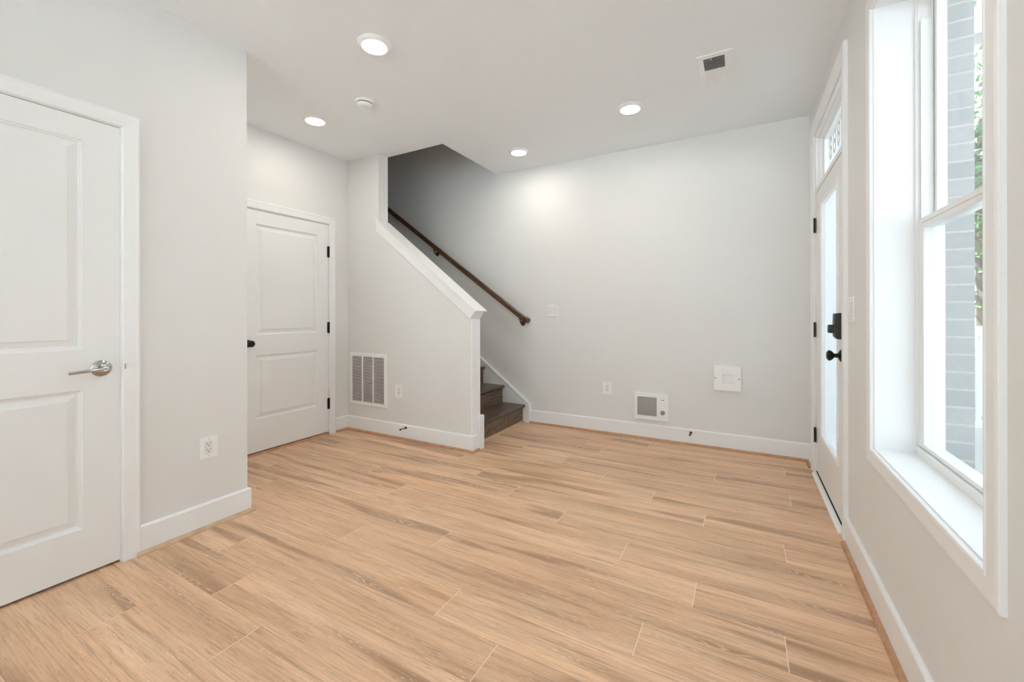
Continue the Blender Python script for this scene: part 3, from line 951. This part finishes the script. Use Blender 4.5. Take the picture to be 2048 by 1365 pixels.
# return air grille on the half wall
gr = thing('return_air_grille', 'tall white louvred return grille on the half wall', 'air grille', (-3.249, YS, .523))
def f_gf(bm):
    mitred(bm, (-.224, .222, -.226, .228), [(0, .004), (0, .009), (.026, .009), (.034, .004), (.034, 0), (0, 0)], True)
    for x in (-.0755, .0745):
        box(bm, x - .0065, x + .0065, -.0088, -.001, -.226, .228)
obj('frame', f_gf, ENAM, gr)
def f_gl(bm):
    n = 36
    for i in range(n):
        z = -.226 + .454 * (i + .5) / n
        prism(bm, [(-.0078, z + .0046), (-.0070, z + .0052), (-.0012, z - .0030), (-.0020, z - .0036)], 'x', -.224, .222)
obj('louvres', f_gl, ENAM, gr)
obj('duct_shade_sheet', lambda bm: box(bm, -.224, .222, -.0010, -.0002, -.226, .228), SHADOWGAP, gr)  # thin dark sheet drawn for the shade behind the louvres

# ceiling vent
vent = thing('ceiling_vent', 'rectangular white ceiling vent with dark slots', 'air vent', (-.147, 2.957, H))
def f_vf(bm):
    x0, x1, y0, y1 = -.098, .098, -.179, .179
    ix0, ix1, iy0, iy1 = -.063, .054, -.142, .137
    z0, z1 = -.008, 0
    box(bm, x0, ix0, y0, y1, z0, z1, .0015); box(bm, ix1, x1, y0, y1, z0, z1, .0015)
    box(bm, ix0, ix1, y0, iy0, z0, z1, .0015); box(bm, ix0, ix1, iy1, y1, z0, z1, .0015)
obj('frame', f_vf, ENAM, vent)
def f_vl(bm):
    ym = .006
    n1 = 11
    for i in range(n1):
        y = -.142 + (ym + .142) * (i + .5) / n1
        prism(bm, [(y - .0030, -.0070), (y - .0022, -.0074), (y + .0040, -.0014), (y + .0032, -.0010)], 'x', -.063, .054)
    box(bm, -.063, .054, ym - .003, ym + .003, -.0080, -.001)
    n2 = 10
    for i in range(n2):
        y = ym + (.137 - ym) * (i + .5) / n2
        prism(bm, [(y + .0072, -.0070), (y + .0064, -.0076), (y - .0072, -.0010), (y - .0064, -.0004)], 'x', -.063, .054)
obj('louvres', f_vl, ENAM, vent)
obj('duct_shade_sheet', lambda bm: box(bm, -.063, .054, -.142, .137, -.0006, -.0001), SHADOWGAP, vent)  # flat dark sheet in place of the shade up inside the vent
obj('damper_lever', lambda bm: box(bm, -.022, -.018, -.146, -.120, -.0125, -.0070), ENAM, vent)
for y in (-.163, .160):
    obj('screw', lambda bm: lathe(bm, [(.0035, .0075), (.0035, .0092)], (-.004, y, 0), axis='-z', seg=12), SCREW, vent)

# smoke detector
sm = thing('smoke_detector', 'round white smoke detector between the ceiling lights', 'smoke detector', (-2.436, 2.170, H))
obj('base', lambda bm: lathe(bm, [(.066, 0), (.066, .006), (.063, .012), (.057, .014)], axis='-z', seg=40), PLAST, sm, True)
obj('vent_ring', lambda bm: lathe(bm, [(.051, .013), (.051, .022)], axis='-z', seg=40), SLOT, sm, True)
obj('cover', lambda bm: lathe(bm, [(.050, .0195), (.055, .0205), (.054, .031), (.049, .037), (.040, .0405), (.020, .042), (.004, .042)], axis='-z', seg=40), PLAST, sm, True)
def f_dots(bm):
    for x, y, r in ((.002, -.014, .0035), (.022, -.004, .0025), (.010, .012, .0030)):
        lathe(bm, [(r, .0405), (r, .0425)], (x, y, 0), axis='-z', seg=12)
obj('sounder_holes', f_dots, SLOT, sm)

# ceiling lights
lt = thing('ceiling_light', 'round lit ceiling light nearest the camera, biggest in view', 'ceiling light', (-1.863, 1.733, H), 0, 'round flush ceiling lights')
obj('trim_ring', lambda bm: lathe(bm, [(.095, 0), (.095, .003), (.091, .008), (.076, .020), (.071, .0205), (.070, .016)], axis='-z', seg=56, caps=False), ENAM, lt, True)
obj('diffuser', lambda bm: lathe(bm, [(.071, .016), (.0705, .0185), (.050, .0205), (.002, .0212)], axis='-z', seg=56), LAMP, lt, True)
for (x, y), lb in (((-3.003, 2.172), 'round lit ceiling light in the alcove left of the smoke detector'),
                   ((-.744, 3.207), 'round lit ceiling light closest to the ceiling vent'),
                   ((-1.884, 3.552), 'round lit ceiling light beside the stair opening, smallest in view'),
                   ((-.72, 1.30), 'added round ceiling light out of view over the camera, for fill')):  # this last one is added out of view to brighten the room
    dup(lt, (x, y, H), 0, lb)

# spring door stops
def doorstop(loc, rotz, label, ang):
    t = thing('door_stop', label, 'door stop', loc, rotz, 'black door stops')
    obj('flange', lambda bm: lathe(bm, [(.012, 0), (.012, .002), (.006, .010), (.0048, .012)], seg=20), BLACK, t, True)
    obj('rod', lambda bm: tube(bm, [(0, -.009, 0), (0, -.068, 0)], .0042, 12), BLACK, t, True)
    obj('tip', lambda bm: lathe(bm, [(.0045, .064), (.0075, .067), (.0075, .077), (.005, .080)], seg=18), BLACK, t, True)
    return t
ds = doorstop((-.405, YF - BT, .110), 0, 'small black door stop on the far baseboard right of the heater', 0)
dup(ds, (-2.741, YS - BT, .114), 0, 'small black door stop on the half-wall baseboard near the grille')

# ------------------------------------------------------------------ outside
def f_brick(bm):
    a, b = XOUT, XFAC
    wy0, wy1, wz0, wz1 = WY0 - .045, WY1 + .045, WZ0 - .045, WZ1 + .045
    dy0, dy1, dz = DY0 - .03, DY1 + .03, DZ + .03
    box(bm, a, b, YB - .1, wy0, -.15, 11.0); box(bm, a, b, wy1, dy0, -.15, 11.0); box(bm, a, b, dy1, 9.0, -.15, 11.0)  # unseen upper front added so its shadow covers the near street
    box(bm, a, b, wy0, wy1, -.15, wz0); box(bm, a, b, wy0, wy1, wz1, 11.0); box(bm, a, b, dy0, dy1, dz, 11.0); box(bm, a, b, dy0, dy1, -.15, 0.0)
struct('wall_outside', f_brick, BRICK, 'grey brick street front outside the window')
struct('ground', lambda bm: box(bm, XFAC, 60, -30, 70, -.40, -.165), ASPH, 'street outside', 'ground')
struct('sidewalk', lambda bm: box(bm, XFAC, 3.6, -30, 70, -.165, -.15), CONC, 'concrete pavement outside the window', 'ground')

lan = thing('wall_lantern', 'warm lit outdoor lantern on the brick front seen through the window', 'lantern', (XFAC, 2.345, 2.298))
obj('back_plate', lambda bm: box(bm, 0, .012, -.035, .035, -.06, .06), NICKEL, lan)
obj('glass_box', lambda bm: box(bm, .012, .110, -.045, .045, -.028, .028), LANT, lan)
obj('cap', lambda bm: box(bm, .008, .113, -.048, .048, .028, .034), NICKEL, lan)
obj('base', lambda bm: box(bm, .008, .113, -.048, .048, -.034, -.028), NICKEL, lan)

stoop = thing('porch_railing', 'white railing of the next porch along the street', 'railing', (1.6, 6.0, -.15))
for y in (0.0, 1.6):
    obj('post', lambda bm: box(bm, -.05, .05, y - .05, y + .05, 0, 1.15, .006), RAILWHITE, stoop)
    obj('post', lambda bm: box(bm, 1.05, 1.15, y - .05, y + .05, 0, 1.15, .006), RAILWHITE, stoop)
for z in (.16, .96):
    for y in (0.0, 1.6):
        obj('rail', lambda bm: box(bm, .05, 1.05, y - .03, y + .03, z, z + .07), RAILWHITE, stoop)
for i in range(8):
    obj('baluster', lambda bm: box(bm, .11 + .12 * i, .15 + .12 * i, -.02, .02, .23, .96), RAILWHITE, stoop)

def house(loc, w, d, h, label, wallm):
    t = thing('row_house', label, 'house', loc)
    wl_ = obj('walls', lambda bm: box(bm, 0, d, -w / 2, w / 2, 0, h), wallm, t)
    obj('roof', lambda bm: prism(bm, [(-w / 2 - .3, h), (w / 2 + .3, h), (0, h + w * .35)], 'x', -.3, d + .3), ROOFM, t)
    for fl in range(3):
        for y in (-w * .28, w * .28):
            f_ = obj('window', lambda bm: frame_boxes(bm, y - .5, y + .5, .9 + 2.8 * fl, 2.4 + 2.8 * fl, -.04, .0, .08), RAILWHITE, t)
            f_.data.transform(Matrix.Rotation(-R90, 4, 'Z'))
            obj('pane', lambda bm: box(bm, -.02, .0, -y - .42, -y + .42, .98 + 2.8 * fl, 2.32 + 2.8 * fl), PANE, f_)
    return t
house((13.0, 33.0, -.165), 9, 9, 9, 'pale sided row house far down the street', SIDING)
house((13.0, 22.0, -.165), 10, 9, 9, 'grey brick house across the street', BRICK)

def tree(loc, h, r, label):
    t = thing('street_tree', label, 'tree', loc)
    obj('trunk', lambda bm: tube(bm, [(0, 0, 0), (.03, .02, h * .3), (-.02, .05, h * .55), (.02, 0, h * .8)], [.13, .11, .08, .03], 10), BARK, t, True)
    rng = random.Random(int(loc[1] * 10))
    def f_leaves(bm):
        for i in range(7000):
            u, v, q = rng.gauss(0, .42), rng.gauss(0, .42), rng.gauss(0, .36)
            p = Vector((u * r, v * r, h * .68 + q * h * .42))
            a = Vector((rng.uniform(-1, 1), rng.uniform(-1, 1), rng.uniform(-1, 1))).normalized()
            b = a.orthogonal().normalized()
            s = rng.uniform(.03, .065)
            bm.faces.new([bm.verts.new(p + a * s), bm.verts.new(p + b * s * .55), bm.verts.new(p - a * s), bm.verts.new(p - b * s * .55)])
    obj('foliage', f_leaves, LEAF, t)
tree((3.0, 8.6, -.165), 5.2, 1.5, 'leafy green street tree seen past the brick edge')
tree((4.6, 15.0, -.165), 6.0, 2.0, 'second leafy tree farther along the street')
